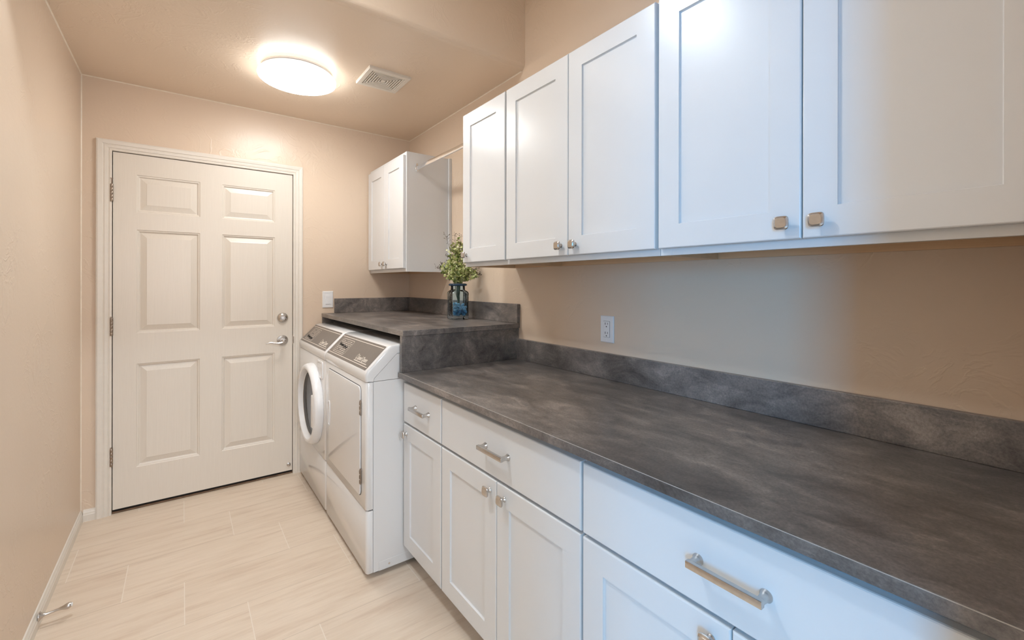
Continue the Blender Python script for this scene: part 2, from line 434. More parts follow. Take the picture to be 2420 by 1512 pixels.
# three hinges: knuckles + pin; the top one has its pin standing proud
for zc, pin in ((1.8075, .030), (1.0555, .004), (.3235, .004)):
    b = bmesh.new(); hx = DL-.0045
    for k in range(5):
        z0 = zc-.050+k*.020
        lathe(b, [(.0, 0), (.0062, 0), (.0072, .0012), (.0072, .0183), (.0062, .0195), (0, .0195)], (hx, YB-.009, z0), n=16)
    tube(b, [(hx, YB-.009, zc+.049), (hx, YB-.009, zc+.050+pin)], .0032, 10)
    lathe(b, [(0, 0), (.0065, 0), (.0065, .002), (0, .003)], (hx, YB-.009, zc+.050+pin), n=14)
    box(b, hx-.0012, hx+.0012, YB-.009, YB-.0005, zc-.048, zc+.048)
    obj('hinge', b, 'darknickel', door, 40)
# deadbolt
db = obj('deadbolt', lathe(bmesh.new(), [(0, 0), (.0335, 0), (.0335, -.004), (.031, -.010), (.020, -.0175), (.0165, -.0185), (.0150, -.0165), (0, -.0165)], (.5445, YB, 1.0690), 'Y', 40), 'nickel', door, 35)
kb = lathe(bmesh.new(), [(0, -.0166), (.0072, -.0166), (.0072, -.0205), (.006, -.0215), (0, -.0215)], (.5445, YB, 1.0690), 'Y', 24)
box(kb, .5435, .5455, YB-.0225, YB-.0214, 1.0645, 1.0735)
obj('key_cylinder', kb, 'chrome', db, 35)
# lever
lv = obj('lever_handle', lathe(bmesh.new(), [(0, 0), (.0345, 0), (.0345, -.003), (.0325, -.006), (.026, -.008), (.025, -.011), (.019, -.013), (.0165, -.019), (0, -.020)], (.5440, YB, .9160), 'Y', 40), 'nickel', door, 35)
b = bmesh.new()
tube(b, [(.544, YB-.018, .916), (.544, YB-.034, .916), (.544, YB-.050, .9145), (.540, YB-.058, .912)], [.0115, .0105, .0100, .0095], 16)
lathe(b, [(0, -.066), (.008, -.065), (.0115, -.060), (.0115, -.050), (.009, -.046)], (.544, YB, .916), 'Y', 20)
pts = [(.545, .0575, .9130), (.530, .0575, .9045), (.513, .057, .9020), (.495, .056, .9050), (.478, .055, .9090), (.462, .054, .9105), (.448, .053, .9085), (.436, .052, .9040)]
tube(b, [(x, YB-d, z) for x, d, z in pts], [.009, .0085, .0075, .0065, .0058, .0052, .0042, .0022], 14, squash=(.75, 1.15))
obj('lever', b, 'nickel', lv, 50)
# little bumper knob low on the leaf, strike plate in the jamb
obj('bumper_knob', lathe(bmesh.new(), [(0, 0), (.0125, 0), (.0120, -.003), (.0075, -.005), (.0068, -.010), (.0052, -.013), (0, -.0135)], (.5835, YB, .0650), 'Y', 24), 'nickel', door, 40)
b = bmesh.new(); box(b, DR+.0005, DR+.0034, YB-.0015, YB+.03, .885, .945)
sp = obj('strike_plate', b, 'darknickel', door)
b = bmesh.new(); box(b, DR+.0034, DR+.0090, YB-.0115, YB-.0085, .892, .938)
box(b, DR+.0034, DR+.0052, YB-.0125, YB-.008, .905, .912); obj('strike_lip', b, 'darknickel', sp)

# ================================================================== CEILING LIGHT, VENT, RECESSED LIGHT
LX, LY = .4985, 2.612
cl = thing('ceiling_light', 'round white flush ceiling light, lit, above the door end of the room', 'ceiling light', (LX, LY, H-.06))
b = lathe(bmesh.new(), [(0, 0), (.172, 0), (.172, -.006), (.166, -.007), (.166, -.011), (.1765, -.012), (.1765, -.024), (.170, -.025), (0, -.025)], (LX, LY, H), n=96)
obj('base_ring', b, 'plastic', cl, 30)
b = lathe(bmesh.new(), [(.150, -.0252), (.181, -.0252), (.1895, -.0275), (.1920, -.0315), (.1915, -.0350), (.1860, -.0352)], (LX, LY, H), n=96)
obj('diffuser_rim', b, 'rim', cl, 40)
pr = [(.1880, -.0348), (.1912, -.0362), (.1905, -.0395)] + [(.1905*math.cos(a), -.0395-.031*math.sin(a)) for a in [i*PI/2/14 for i in range(1, 14)]] + [(0.0005, -.0705)]
b = lathe(bmesh.new(), pr, (LX, LY, H), n=96, cap0=True, cap1=True)
obj('diffuser', b, 'lamp', cl, 40)

VX0, VX1, VY0, VY1 = .7815, 1.0115, 2.2985, 2.5290
vt = thing('ceiling_vent', 'square cream ceiling vent with nested square slots beside the round light', 'vent', ((VX0+VX1)/2, (VY0+VY1)/2, H-.014))
cx, cy = (VX0+VX1)/2, (VY0+VY1)/2
def sq(h, z): return [(cx-h, cy-h, z), (cx+h, cy-h, z), (cx+h, cy+h, z), (cx-h, cy+h, z)]
b = bmesh.new()
loops(b, [sq(.115, H), sq(.115, H-.011), sq(.112, H-.014), sq(.0905, H-.014), sq(.0895, H-.012), sq(.0895, H-.002)], False, False); fix(b)
obj('vent_frame', b, 'vent', vt)
obj('vent_backing', BOX(cx-.0895, cx+.0895, cy-.0895, cy+.0895, H-.002, H-.0005), 'dark', vt)
b = bmesh.new()
for k in range(7):
    ho = .0860 - k*.0124; hi = max(ho-.0066, .002)
    if k == 6:
        box(b, cx-ho, cx+ho, cy-ho, cy+ho, H-.013, H-.003, .001, 1)
    else:
        loops(b, [sq(ho, H-.003), sq(ho, H-.0132), sq(hi, H-.0125), sq(hi, H-.003)], False, False)
fix(b); obj('louvre', b, 'vent', vt)

RX, RY = -.150, 1.470
rl = thing('recessed_light', 'small recessed round ceiling light above the near counter', 'ceiling light', (RX, RY, HH-.01))
obj('trim_ring', lathe(bmesh.new(), [(.092, .0), (.092, -.004), (.096, -.008), (.112, -.006), (.116, 0)], (RX, RY, HH), n=48), 'plastic', rl, 40)
obj('lens', lathe(bmesh.new(), [(0, -.0015), (.091, -.0015), (.091, -.0005), (0, -.0005)], (RX, RY, HH), n=48), 'can', rl)
hl = thing('ceiling_light', 'round unseen fill light added on the hall ceiling', 'ceiling light', (.10, -2.20, 2.69))  # added out of view to send fill light through the doorway
obj('base_ring', lathe(bmesh.new(), [(0, 0), (.17, 0), (.17, -.02), (0, -.02)], (.10, -2.20, 2.75), n=48), 'plastic', hl, 30)
obj('diffuser', lathe(bmesh.new(), [(0, -.021), (.18, -.021), (.185, -.03), (.16, -.048), (.10, -.058), (0, -.06)], (.10, -2.20, 2.75), n=48), 'hallfill', hl, 40)

# ================================================================== SWITCH AND OUTLET
def plate_rings(f, a0, a1, b0, b1, t=.006, c=.003):
    return [[f(a0, b0, 0), f(a1, b0, 0), f(a1, b1, 0), f(a0, b1, 0)], [f(a0, b0, t*.45), f(a1, b0, t*.45), f(a1, b1, t*.45), f(a0, b1, t*.45)],
            [f(a0+c, b0+c, t), f(a1-c, b0+c, t), f(a1-c, b1-c, t), f(a0+c, b1-c, t)]]
S = (.7995, .8720, 1.1275, 1.2455)
sw = thing('light_switch', 'white rocker light switch on the end wall beside the door casing', 'light switch', ((S[0]+S[1])/2, YB, S[2]))
fs = lambda x, z, d: (x, YB-d, z)
b = bmesh.new(); loops(b, plate_rings(fs, *S)); fix(b); obj('cover_plate', b, 'switch', sw)
sx, sz = (S[0]+S[1])/2, (S[2]+S[3])/2
b = bmesh.new(); loops(b, [[fs(sx-.0165, sz-.0335, d) if False else fs(sx-.0165, sz-.0335, .0061), fs(sx+.0165, sz-.0335, .0061), fs(sx+.0165, sz+.0335, .0061), fs(sx-.0165, sz+.0335, .0061)] for d in (0,)] + [[fs(sx-.0160, sz-.033, .0095), fs(sx+.0160, sz-.033, .0095), fs(sx+.0160, sz+.033, .0068), fs(sx-.0160, sz+.033, .0068)]]); fix(b)
obj('rocker', b, 'switch', sw)
for dz in (-.0485, .0485): obj('screw', lathe(bmesh.new(), [(0, -.0061), (.003, -.0061), (.0026, -.0068), (0, -.0070)], (sx, YB, sz+dz), 'Y', 12), 'plastic', sw, 40)

O = (1.2415, 1.3140, 1.0510, 1.1650)
ol = thing('power_outlet', 'white double power outlet on the wall above the long counter', 'power outlet', (XR, (O[0]+O[1])/2, O[2]))
fo = lambda y, z, d: (XR-d, y, z)
b = bmesh.new(); loops(b, plate_rings(fo, *O)); fix(b); obj('cover_plate', b, 'switch', ol)
oy, oz = (O[0]+O[1])/2, (O[2]+O[3])/2
obj('receptacle_gap', BOX(XR-.0064, XR-.0058, oy-.0175, oy+.0175, oz-.0345, oz+.0345), 'slot', ol)
rc = obj('receptacle', BOX(XR-.0078, XR-.0064, oy-.0167, oy+.0167, oz-.0337, oz+.0337, .0006, 1), 'switch', ol)
for s in (-1, 1):
    zc = oz+s*.0195
    obj('slot', BOX(XR-.0082, XR-.0078, oy+.0052, oy+.0078, zc-.001, zc+.0085), 'slot', rc)
    obj('slot', BOX(XR-.0082, XR-.0078, oy-.0078, oy-.0056, zc+.000, zc+.0080), 'slot', rc)
    obj('slot', lathe(bmesh.new(), [(0, -.0082), (.0027, -.0082), (.0027, -.0078), (0, -.0078)], (XR, oy, zc-.0085), 'X', 14), 'slot', rc)
for dz in (-.0485, .0485): obj('screw', lathe(bmesh.new(), [(0, -.0061), (.003, -.0061), (.0026, -.0068), (0, -.0070)], (XR, oy, oz+dz), 'X', 12), 'plastic', ol, 40)

# ================================================================== CABINETRY
def shaker(xf, y0, y1, z0, z1, t=.019, rail=.067, rec=.0068, bv=.0022, ch=.0030):
    b = bmesh.new()
    R = lambda s, x: [(x, y0+s, z0+s), (x, y1-s, z0+s), (x, y1-s, z1-s), (x, y0+s, z1-s)]
    loops(b, [R(0, xf+t), R(0, xf+ch), R(ch*.35, xf+ch*.35), R(ch, xf), R(rail, xf), R(rail+bv*.35, xf+rec*.8), R(rail+bv, xf+rec)]); return fix(b)
def slab(xf, y0, y1, z0, z1, t=.019, ch=.0034):
    b = bmesh.new()
    R = lambda s, x: [(x, y0+s, z0+s), (x, y1-s, z0+s), (x, y1-s, z1-s), (x, y0+s, z1-s)]
    loops(b, [R(0, xf+t), R(0, xf+ch), R(ch*.35, xf+ch*.35), R(ch, xf)]); return fix(b)
def superell(h, p, n=40):
    out = []
    for k in range(n):
        a = 2*PI*k/n; c, s = math.cos(a), math.sin(a)
        out.append((math.copysign(abs(c)**(2/p), c)*h, math.copysign(abs(s)**(2/p), s)*h))
    return out
def knob_bm(xf, y, z):
    """pillow-square knob on a round flared foot, standing out along -x"""
    b = bmesh.new()
    lathe(b, [(0, 0), (.0085, 0), (.0085, -.002), (.0062, -.006), (.0056, -.011), (.0068, -.0145)], (xf, y, z), 'X', 24)
    rings = []
    for h, p, d in ((.0060, 2.2, .0135), (.0115, 3.2, .0148), (.0150, 4.2, .0175), (.0158, 4.6, .0205), (.0150, 4.4, .0232), (.0118, 3.8, .0255), (.0112, 3.8, .0262)):
        rings.append([(xf-d, y+u, z+v) for u, v in superell(h, p)])
    t = bmesh.new(); loops(t, rings, True, True); fix(t); merge(b, t); return b
def pull_bm(xf, y, z, L=.1415):
    """flat bar pull on two flared square feet"""
    b = bmesh.new(); h = L/2
    for s in (-1, 1):
        yf = y+s*(h-.0075); rings = []
        for hy, hz, d, dy in ((.0112, .0112, 0, 0), (.0110, .0110, .0018, 0), (.0086, .0086, .006, 0), (.0070, .0070, .011, 0), (.0064, .0066, .017, 0), (.0066, .0068, .024, .0005)):
            rings.append([(xf-d, yf+u*hy/.01+s*dy, z+v*hz/.01) for u, v in superell(.01, 2.2 if d < .007 else 3.4, 28)])
        t = bmesh.new(); loops(t, rings, True, True); fix(t); merge(b, t)
    box(b, xf-.0340, xf-.0225, y-h, y+h, z-.0070, z+.0070, .0016, 2)
    return b
def wall_cabinet(label, y0, y1, z0, z1, doors, dz0, dz1, knobs, exposed=(), grp=None):
    """far end at y1, near end at y0; doors = [(ya, yb)], front faces look along -x"""
    t = thing('wall_cabinet', label, 'cabinet', ((UF+XR)/2, (y0+y1)/2, z0), grp)
    g = .0008; y0 += g; y1 -= g
    for e, ya, yb in (('near', y0, y0+.012), ('far', y1-.012, y1)):
        if e in exposed:            # a finished white end over the maple side
            m = .005
            wa, wb, sa, sb = (ya+m, yb, ya, ya+m) if e == 'near' else (ya, yb-m, yb-m, yb)
            obj('end_panel', BOX(UF+.019, XR-.001, sa, sb, z0, z1), 'cab', t)
            obj('side_panel', BOX(UF+.019, XR-.001, wa, wb, z0, z1), 'wood', t)
        else: obj('side_panel', BOX(UF+.019, XR-.001, ya, yb, z0, z1), 'wood', t)
    b = bmesh.new()
    box(b, UF+.019, XR-.014, y0+.012, y1-.012, z0+.020, z0+.032)
    obj('bottom_panel', b, 'wood', t)
    obj('hanging_rail', BOX(XR-.0135, XR-.001, y0+.012, y1-.012, z0, z1-.02), 'wood', t)
    obj('top_panel', BOX(UF+.019, XR-.014, y0+.012, y1-.012, z1-.02, z1), 'cab', t)
    b = bmesh.new(); st = .038
    box(b, UF, UF+.0188, y0, y0+st, z0, z1); box(b, UF, UF+.0188, y1-st, y1, z0, z1)
    box(b, UF+.0003, UF+.0188, y0+st, y1-st, z0, z0+st); box(b, UF+.0003, UF+.0188, y0+st, y1-st, z1-st, z1)
    obj('face_frame', b, 'cab', t)
    for (ya, yb), (ky, kz) in zip(doors, knobs):
        d = obj('door', shaker(UX, ya, yb, dz0, dz1), 'cab', t)
        k = obj('knob', knob_bm(UX, ky, kz), 'nickel', d, 28); k['label'] = 'brushed nickel square knob'
    return t
G = 'white shaker wall cabinets over the long counter'
UZ0, UZ1, UD0, UD1, UK = 1.3850, 2.1430, 1.4047, 2.1372, 1.4415
wall_cabinet('white single-door wall cabinet at the far end of the upper row, by the vase', 1.5615, 1.9280, UZ0, UZ1, [(1.5685, 1.9260)], UD0, UD1, [(1.8885, UK)], ('far',), G)
wall_cabinet('white two-door wall cabinet in the middle of the upper row, above the outlet', .7970, 1.5615, UZ0, UZ1, [(1.1745, 1.5565), (.8035, 1.1715)], UD0, UD1, [(1.2100, UK), (1.1360, UK)], (), G)
wall_cabinet('white two-door wall cabinet at the near end of the upper row, cut by the frame', .0350, .7970, UZ0, UZ1, [(.4168, .7920), (.0405, .4138)], UD0, UD1, [(.4500, UK), (.3800, UK)], ('near',), G)
fc = wall_cabinet('white two-door wall cabinet in the far corner above the washer and dryer', 2.6625, 3.3395, 1.3770, 2.1420, [(2.9965, 3.3270), (2.6745, 2.9940)], 1.3990, 2.1190, [(3.0320, 1.4360), (2.9585, 1.4360)], ('near',), None)
b = bmesh.new(); box(b, XR-.0195, XR-.001, 2.6450, 2.6625, 1.3770, 2.1420)
obj('scribe_strip', b, 'cab', fc)

def base_cabinet(label, y0, y1, drawer, doors, handle_y, knobs, far_end=False):
    t = thing('base_cabinet', label, 'cabinet', ((BF+XR)/2, (y0+y1)/2, 0), 'white shaker base cabinets under the long counter')
    g = .0008; y0 += g; y1 -= g
    b = bmesh.new()
    box(b, BF+.019, XR-.001, y0, y0+.018, .092, .8735); box(b, BF+.019, XR-.001, y1-.018, y1, .092, .8735)
    box(b, BF+.019, XR-.001, y0+.018, y1-.018, .092, .110); box(b, XR-.013, XR-.001, y0+.018, y1-.018, .110, .8735)
    obj('cabinet_box', b, 'cab', t)
    b = bmesh.new(); st = .038
    box(b, BF, BF+.0188, y0, y0+st, .092, .8735); box(b, BF, BF+.0188, y1-st, y1, .092, .8735)
    box(b, BF+.0003, BF+.0188, y0+st, y1-st, .8350, .8735); box(b, BF+.0003, BF+.0188, y0+st, y1-st, .650, .684); box(b, BF+.0003, BF+.0188, y0+st, y1-st, .092, .120)
    obj('face_frame', b, 'cab', t)
    obj('toe_kick', BOX(BF+.068, BF+.080, y0, y1, 0.0005, .0915), 'cab', t)
    dr = obj('drawer', slab(BX, drawer[0], drawer[1], .6730, .8495), 'cab', t)
    h = obj('handle', pull_bm(BX, handle_y, .7615), 'nickel', dr, 30); h['label'] = 'brushed nickel bar handle'
    for (ya, yb), ky in zip(doors, knobs):
        d = obj('door', shaker(BX, ya, yb, .1050, .6632), 'cab', t)
        k = obj('knob', knob_bm(BX, ky, .6240), 'nickel', d, 28); k['label'] = 'brushed nickel square knob'
    return t
base_cabinet('narrow white base cabinet next to the dryer, one drawer over one door', 1.5580, 1.9280, (1.5600, 1.9230), [(1.5600, 1.9230)], 1.7300, [1.8880], True)
base_cabinet('white base cabinet in the middle, one wide drawer over two doors', .7965, 1.5580, (.8010, 1.5530), [(1.1785, 1.5530), (.8010, 1.1755)], 1.1765, [1.2130, 1.1320])
base_cabinet('white base cabinet nearest the camera, wide drawer lit blue by daylight', .0350, .7965, (.0400, .7930), [(.4165, .7930), (.0400, .4135)], .4175, [.4530, .3780])

# ------------------------------------------------------------------ countertops
def counter_edge_box(*a): return BOX(*a, .0015, 2)
lc = thing('countertop', 'long dark grey stone-look countertop over the white base cabinets', 'countertop', (1.12, .97, .874))
obj('slab', counter_edge_box(.7878, XR-.001, .0350, 1.9280, .8740, .8986), 'stone', lc)
obj('edge_banding', BOX(.7868, .7877, .0350, 1.9280, .8745, .8972), 'stone', lc)
obj('edge_line', BOX(.7868, .7880, .0350, 1.9280, .8973, .8983), 'edgeline', lc)  # paler line along the top of the front edge
obj('backsplash', counter_edge_box(XR-.0205, XR-.001, .0350, 1.8930, .8990, 1.0071), 'stone', lc)
tcn = thing('countertop', 'raised dark grey stone-look countertop over the washer and dryer', 'countertop', (1.12, 2.61, .8990))
obj('slab', counter_edge_box(.7940, XR-.001, 1.8895, YB-.001, 1.0631, 1.0885), 'stone', tcn)
b = bmesh.new(); box(b, XR-.0205, XR-.001, 1.8895, YB-.001, 1.0889, 1.1923, .0012, 1)
obj('backsplash', b, 'stone', tcn)
b = bmesh.new(); box(b, .8790, XR-.0209, YB-.0205, YB-.001, 1.0889, 1.1923, .0012, 1)
obj('backsplash', b, 'stone', tcn)
obj('end_panel', BOX(.7930, XR-.001, 1.8985, 1.9215, .8990, 1.0627, .001, 1), 'stone', tcn)
b = bmesh.new(); box(b, .7960, XR-.001, YB-.020, YB-.001, .98, 1.0627)
obj('wall_cleat', b, 'stone', tcn)

# ================================================================== WASHER AND DRYER
XF = .6450; XB = 1.345
CONS = [(XF, .8672), (XF-.0035, .880), (XF-.0045, .896), (XF-.0015, .909), (XF+.0045, .9185)] + [(.7431, 1.0110), (.7520, 1.0165), (.7640, 1.0200), (.7800, 1.0220), (.8600, 1.0220), (.8600, .9860), (.7860, .9835), (.6790, .8810), (.6765, .8672)]
def console_bm(y0, y1):
    """sloped console; its two ends are rounded in"""
    b = bmesh.new(); ctr = (.74, .93); rings = []
    for s, dy in ((.0120, 0), (.0040, .0030), (.0010, .0075), (0, .0125)): rings.append((s, y0+dy))
    for s, dy in ((0, .0125), (.0010, .0075), (.0040, .0030), (.0120, 0)): rings.append((s, y1-dy))
    R = []
    for s, y in rings:
        ring = []
        for i, (x, z) in enumerate(CONS):
            if i <= 8:      # outer skin pulls in along the local outward direction
                p, q = CONS[max(i-1, 0)], CONS[i+1]
                tx, tz = q[0]-p[0], q[1]-p[1]; L = math.hypot(tx, tz)
                nx, nz = -tz/L, tx/L
                ring.append((x-nx*s, y, z-nz*s))
            else: ring.append((x, y, z - (s if i == 9 else 0)))
        R.append(ring)
    loops(b, R, True, True); return fix(b)
def roundcorner_front(y0, y1, z0, z1, x0, x1, r=.016, rz=.003):
    """front panel: plan view with rounded vertical front corners"""
    b = bmesh.new(); plan = [(x1, y0)]
    plan += [(x0+r-r*math.sin(a), y0+r-r*math.cos(a)) for a in [i*PI/12 for i in range(7)]]
    plan += [(x0+r-r*math.cos(a), y1-r+r*math.sin(a)) for a in [i*PI/12 for i in range(7)]] + [(x1, y1)]
    cx, cyy = (x0+x1)/2, (y0+y1)/2
    def sh(s): return [(x+(s if x < x0+r*.9 else 0), min(max(y, y0+s), y1-s)) for x, y in plan]
    rings = [[(x, y, z0) for x, y in sh(rz)], [(x, y, z0+rz) for x, y in plan], [(x, y, z1-rz) for x, y in plan], [(x, y, z1) for x, y in sh(rz)]]
    loops(b, rings, True, True); return fix(b)
def text_bm(txt, size, place):
    """solid lettering; place maps (u, v, w) of the text plane to the room"""
    cu = bpy.data.curves.new('lettering', 'FONT'); cu.body = txt; cu.size = size; cu.offset = size*.018; cu.extrude = .0001; cu.resolution_u = 3
    o = bpy.data.objects.new('lettering', cu); C.objects.link(o)
    bpy.context.view_layer.update()
    me = bpy.data.meshes.new_from_object(o.evaluated_get(bpy.context.evaluated_depsgraph_get()))
    bpy.data.objects.remove(o); bpy.data.curves.remove(cu)
    b = bmesh.new(); b.from_mesh(me); bpy.data.meshes.remove(me)
    for v in b.verts: v.co = place(v.co.x, v.co.y, v.co.z)
    return b
def appliance(name, label, cat, y0, y1):
    t = thing(name, label, cat, ((XF+XB)/2, (y0+y1)/2, 0))
    body = bmesh.new()
    box(body, XF+.0325, XB, y0+.0005, y1-.0005, .022, .8660, .002, 1)
    prism(body, [(.6780, .8678), (.6803, .8799), (.7868, .9820), (.8600, .9845), (XB, .9845), (XB, .8678)], y0+.0005, y1-.0005, .001, 1)
    obj('cabinet_body', body, 'enamel', t)
    obj('cabinet_top', BOX(.8605, XB, y0+.004, y1-.004, .9850, 1.0215, .004, 2), 'enamel', t)
    obj('console', console_bm(y0, y1), 'enamel', t, 50)
    obj('front_panel', roundcorner_front(y0, y1, .3030, .8655, XF, XF+.0305), 'enamel', t, 45)
    obj('lower_panel', roundcorner_front(y0, y1, .0230, .2995, XF+.002, XF+.0305), 'enamel', t, 45)
    obj('seam_backing', BOX(XF+.012, XF+.0322, y0+.006, y1-.006, .030, .8715), 'slot', t)
    for x in (XF+.06, XB-.06):
        for y in (y0+.05, y1-.05):
            obj('foot', lathe(bmesh.new(), [(0, .0005), (.018, .0005), (.020, .004), (.016, .012), (.008, .016), (.008, .0225)], (x, y, 0), n=20), 'rubber', t, 40)
    # lower embossed panel along the visible side with its levelling screw
    b = bmesh.new(); box(b, XF+.058, XB-.03, y0-.0010, y0+.001, .022, .062, .0008, 1); sk = obj('side_skirt', b, 'enamel', t)
    obj('screw', lathe(bmesh.new(), [(0, -.0022), (.0045, -.0022), (.0048, -.0010), (0, -.0010)], (XF+.105, y0, .041), 'Y', 14), 'chrome', sk, 40)
    # control film on the 45 degree slope
    n = Vector((-1, 0, 1)).normalized(); up = Vector((1, 0, 1)).normalized()
    p0 = Vector((XF+.0045, 0, .9185)); Ls = (Vector((.7431, 0, 1.0110)) - p0).length
    up = (Vector((.7431, 0, 1.0110)) - p0).normalized(); n = Vector((-up.z, 0, up.x))
    ya, yb = y0+.022, y1-.022; W = yb-ya
    def F(u, v, w=0):   # u from the left (far) end to the right, v up the slope
        q = p0 + up*v + n*(.0003+w); return (q.x, yb-u, q.z)
    def strip(b, u0, u1, v0, v1, w): loops(b, [[F(u0, v0, w-.0002), F(u1, v0, w-.0002), F(u1, v1, w-.0002), F(u0, v1, w-.0002)], [F(u0, v0, w), F(u1, v0, w), F(u1, v1, w), F(u0, v1, w)]])
    va, vb = -.002, Ls+.003
    b = bmesh.new(); strip(b, 0, W, va, vb, .0009); fix(b); cp = obj('control_panel', b, 'console', t); cp['label'] = 'taupe control panel with cream print'
    b = bmesh.new()
    strip(b, .006, W-.006, va+.0115, va+.0145, .0012); strip(b, .006, W-.006, vb-.0140, vb-.0110, .0012); fix(b)
    obj('border_line', b, 'lineprint', cp)
    # outlined key field with rows of small print
    b = bmesh.new(); u0, u1, v0, v1 = .046, .246, va+.022, vb-.024; rr = .014; th = .0022
    def rrect(s):
        out = []
        for cxx, cyy, a0 in ((u1-rr, v1-rr, 0), (u0+rr, v1-rr, PI/2), (u0+rr, v0+rr, PI), (u1-rr, v0+rr, 1.5*PI)):
            for k in range(6):
                a = a0+k*PI/10; out.append((cxx+(rr-s)*math.cos(a), cyy+(rr-s)*math.sin(a)))
        return out
    A, B2 = rrect(0), rrect(th)
    va_ = [b.verts.new(F(u, v, .0012)) for u, v in A]; vb_ = [b.verts.new(F(u, v, .0012)) for u, v in B2]
    for k in range(len(A)): j = (k+1) % len(A); b.faces.new((va_[k], va_[j], vb_[j], vb_[k]))
    rnd = random.Random(3)
    rows = 8
    for q in range(rows):
        vv = v1-.012-(v1-v0-.022)*q/(rows-1); uu = u0+.014
        while uu < u1-.022:
            w_ = rnd.uniform(.012, .030)
            if not (.30 < (uu-u0)/(u1-u0) < .36): strip(b, uu, min(uu+w_, u1-.012), vv-.0013, vv+.0013, .0011)
            uu += w_+rnd.uniform(.005, .012)
    fix(b); obj('key_print', b, 'lineprint', cp)
    # black scrawl across the keys
    b = bmesh.new(); pts = []
    vm = (v0+v1)/2 + (.008 if cat == 'dryer' else -.020)
    for k in range(46):
        s = k/45; pts.append(F(u0+.020+s*.150+.004*math.sin(k*2.1), vm-.012*s+.006*math.sin(k*1.7)+.004*math.sin(k*.9+1), .0014))
    for k in range(45):
        if k % 9 == 8: continue
        tube(b, [pts[k], pts[k+1]], .0016, 6)
    obj('marker_scrawl', b, 'ink', cp)
    # maker's name, lower right
    b = text_bm('Speed Queen', .0330, lambda x, y, z: Vector(F(W-.190+x*.72, va+.0320+y, .0011+z)))
    uu = W-.2120; r3 = random.Random(8)            # the line of tiny illegible print under the name
    while uu < W-.042:
        w_ = r3.uniform(.004, .009); strip(b, uu, uu+w_, va+.0215, va+.0262, .0012); uu += w_+.0022
    # ring emblem with a tail
    ring = []
    for k in range(28):
        a = 2*PI*k/28; ring.append(((W-.206)+.0105*math.cos(a), va+.0455+.0150*math.sin(a), (W-.206)+.0075*math.cos(a), va+.0455+.0118*math.sin(a)))
    o1 = [b.verts.new(F(u, v, .0012)) for u, v, _, _ in ring]; i1 = [b.verts.new(F(u, v, .0012)) for _, _, u, v in ring]
    for k in range(28): j = (k+1) % 28; b.faces.new((o1[k], o1[j], i1[j], i1[k]))
    strip(b, W-.204, W-.200, va+.0290, va+.0400, .0012)
    obj('brand_lettering', b, 'lineprint', cp)
    return t
DY0, DY1, WY0_, WY1_ = 1.9365, 2.6195, 2.6260, 3.3090
dry = appliance('clothes_dryer', 'white clothes dryer with square hinged door, next to the base cabinets', 'dryer', DY0, DY1)
wsh = appliance('washing_machine', 'white front-loading washing machine with round door, against the end wall', 'washer', WY0_, WY1_)
# dryer door with rounded corners: raised 4 mm inside a dark reveal
def rounded(y0, y1, z0, z1, r, n=6):
    out = []
    for cy_, cz_, a0 in ((y1-r, z1-r, 0), (y0+r, z1-r, PI/2), (y0+r, z0+r, PI), (y1-r, z0+r, 1.5*PI)):
        for k in range(n+1):
            a = a0+k*PI/2/n; out.append((cy_+r*math.cos(a), cz_+r*math.sin(a)))
    return out
def door_plate(y0, y1, z0, z1, r, x0, x1, c):
    b = bmesh.new()
    loops(b, [[(x1, y, z) for y, z in rounded(y0, y1, z0, z1, r)], [(x0+c, y, z) for y, z in rounded(y0, y1, z0, z1, r)],
              [(x0+c*.3, y, z) for y, z in rounded(y0+c*.3, y1-c*.3, z0+c*.3, z1-c*.3, r-c*.3)], [(x0, y, z) for y, z in rounded(y0+c, y1-c, z0+c, z1-c, r-c)]]); return fix(b)
obj('door_reveal', door_plate(2.0000, 2.5560, .3440, .8400, .026, XF-.0010, XF-.0003, .0003), 'slot', dry)
dd = obj('door', door_plate(2.0030, 2.5530, .3470, .8370, .024, XF-.0065, XF-.0011, .003), 'enamel', dry, 50)
for zc in (.745, .437):
    b = bmesh.new(); box(b, XF-.0075, XF-.0012, 1.9935, 2.0018, zc-.034, zc+.034, .0005, 1)
    for k in range(3): box(b, XF-.0100, XF-.0070, 1.9950, 2.0015, zc-.031+k*.022, zc-.031+k*.022+.016, .001, 1)
    obj('hinge', b, 'darknickel', dd)
    for k in (-1, 1): pass
# scooped door pull: a shallow lens standing on the left of the door
b = bmesh.new(); yc, zc = 2.5140, .600
rings = []
for s, d in ((1.0, 0), (.97, .0035), (.86, .0045)):
    rings.append([(XF-.0066-d, yc+.0165*s*u, zc+.070*s*v) for u, v in [(math.copysign(abs(math.cos(a))**.55, math.cos(a)), math.copysign(abs(math.sin(a))**.9, math.sin(a))) for a in [2*PI*k/32 for k in range(32)]]])
for s, d in ((.70, -.001), (.55, -.0005)):
    rings.append([(XF-.0066-max(d, .0004), yc+.0165*s*u, zc+.070*(s+.15)*v) for u, v in [(math.copysign(abs(math.cos(a))**.55, math.cos(a)), math.copysign(abs(math.sin(a))**.9, math.sin(a))) for a in [2*PI*k/32 for k in range(32)]]])
loops(b, rings, False, True); fix(b)
obj('door_pull', b, 'enamel', dd, 50)
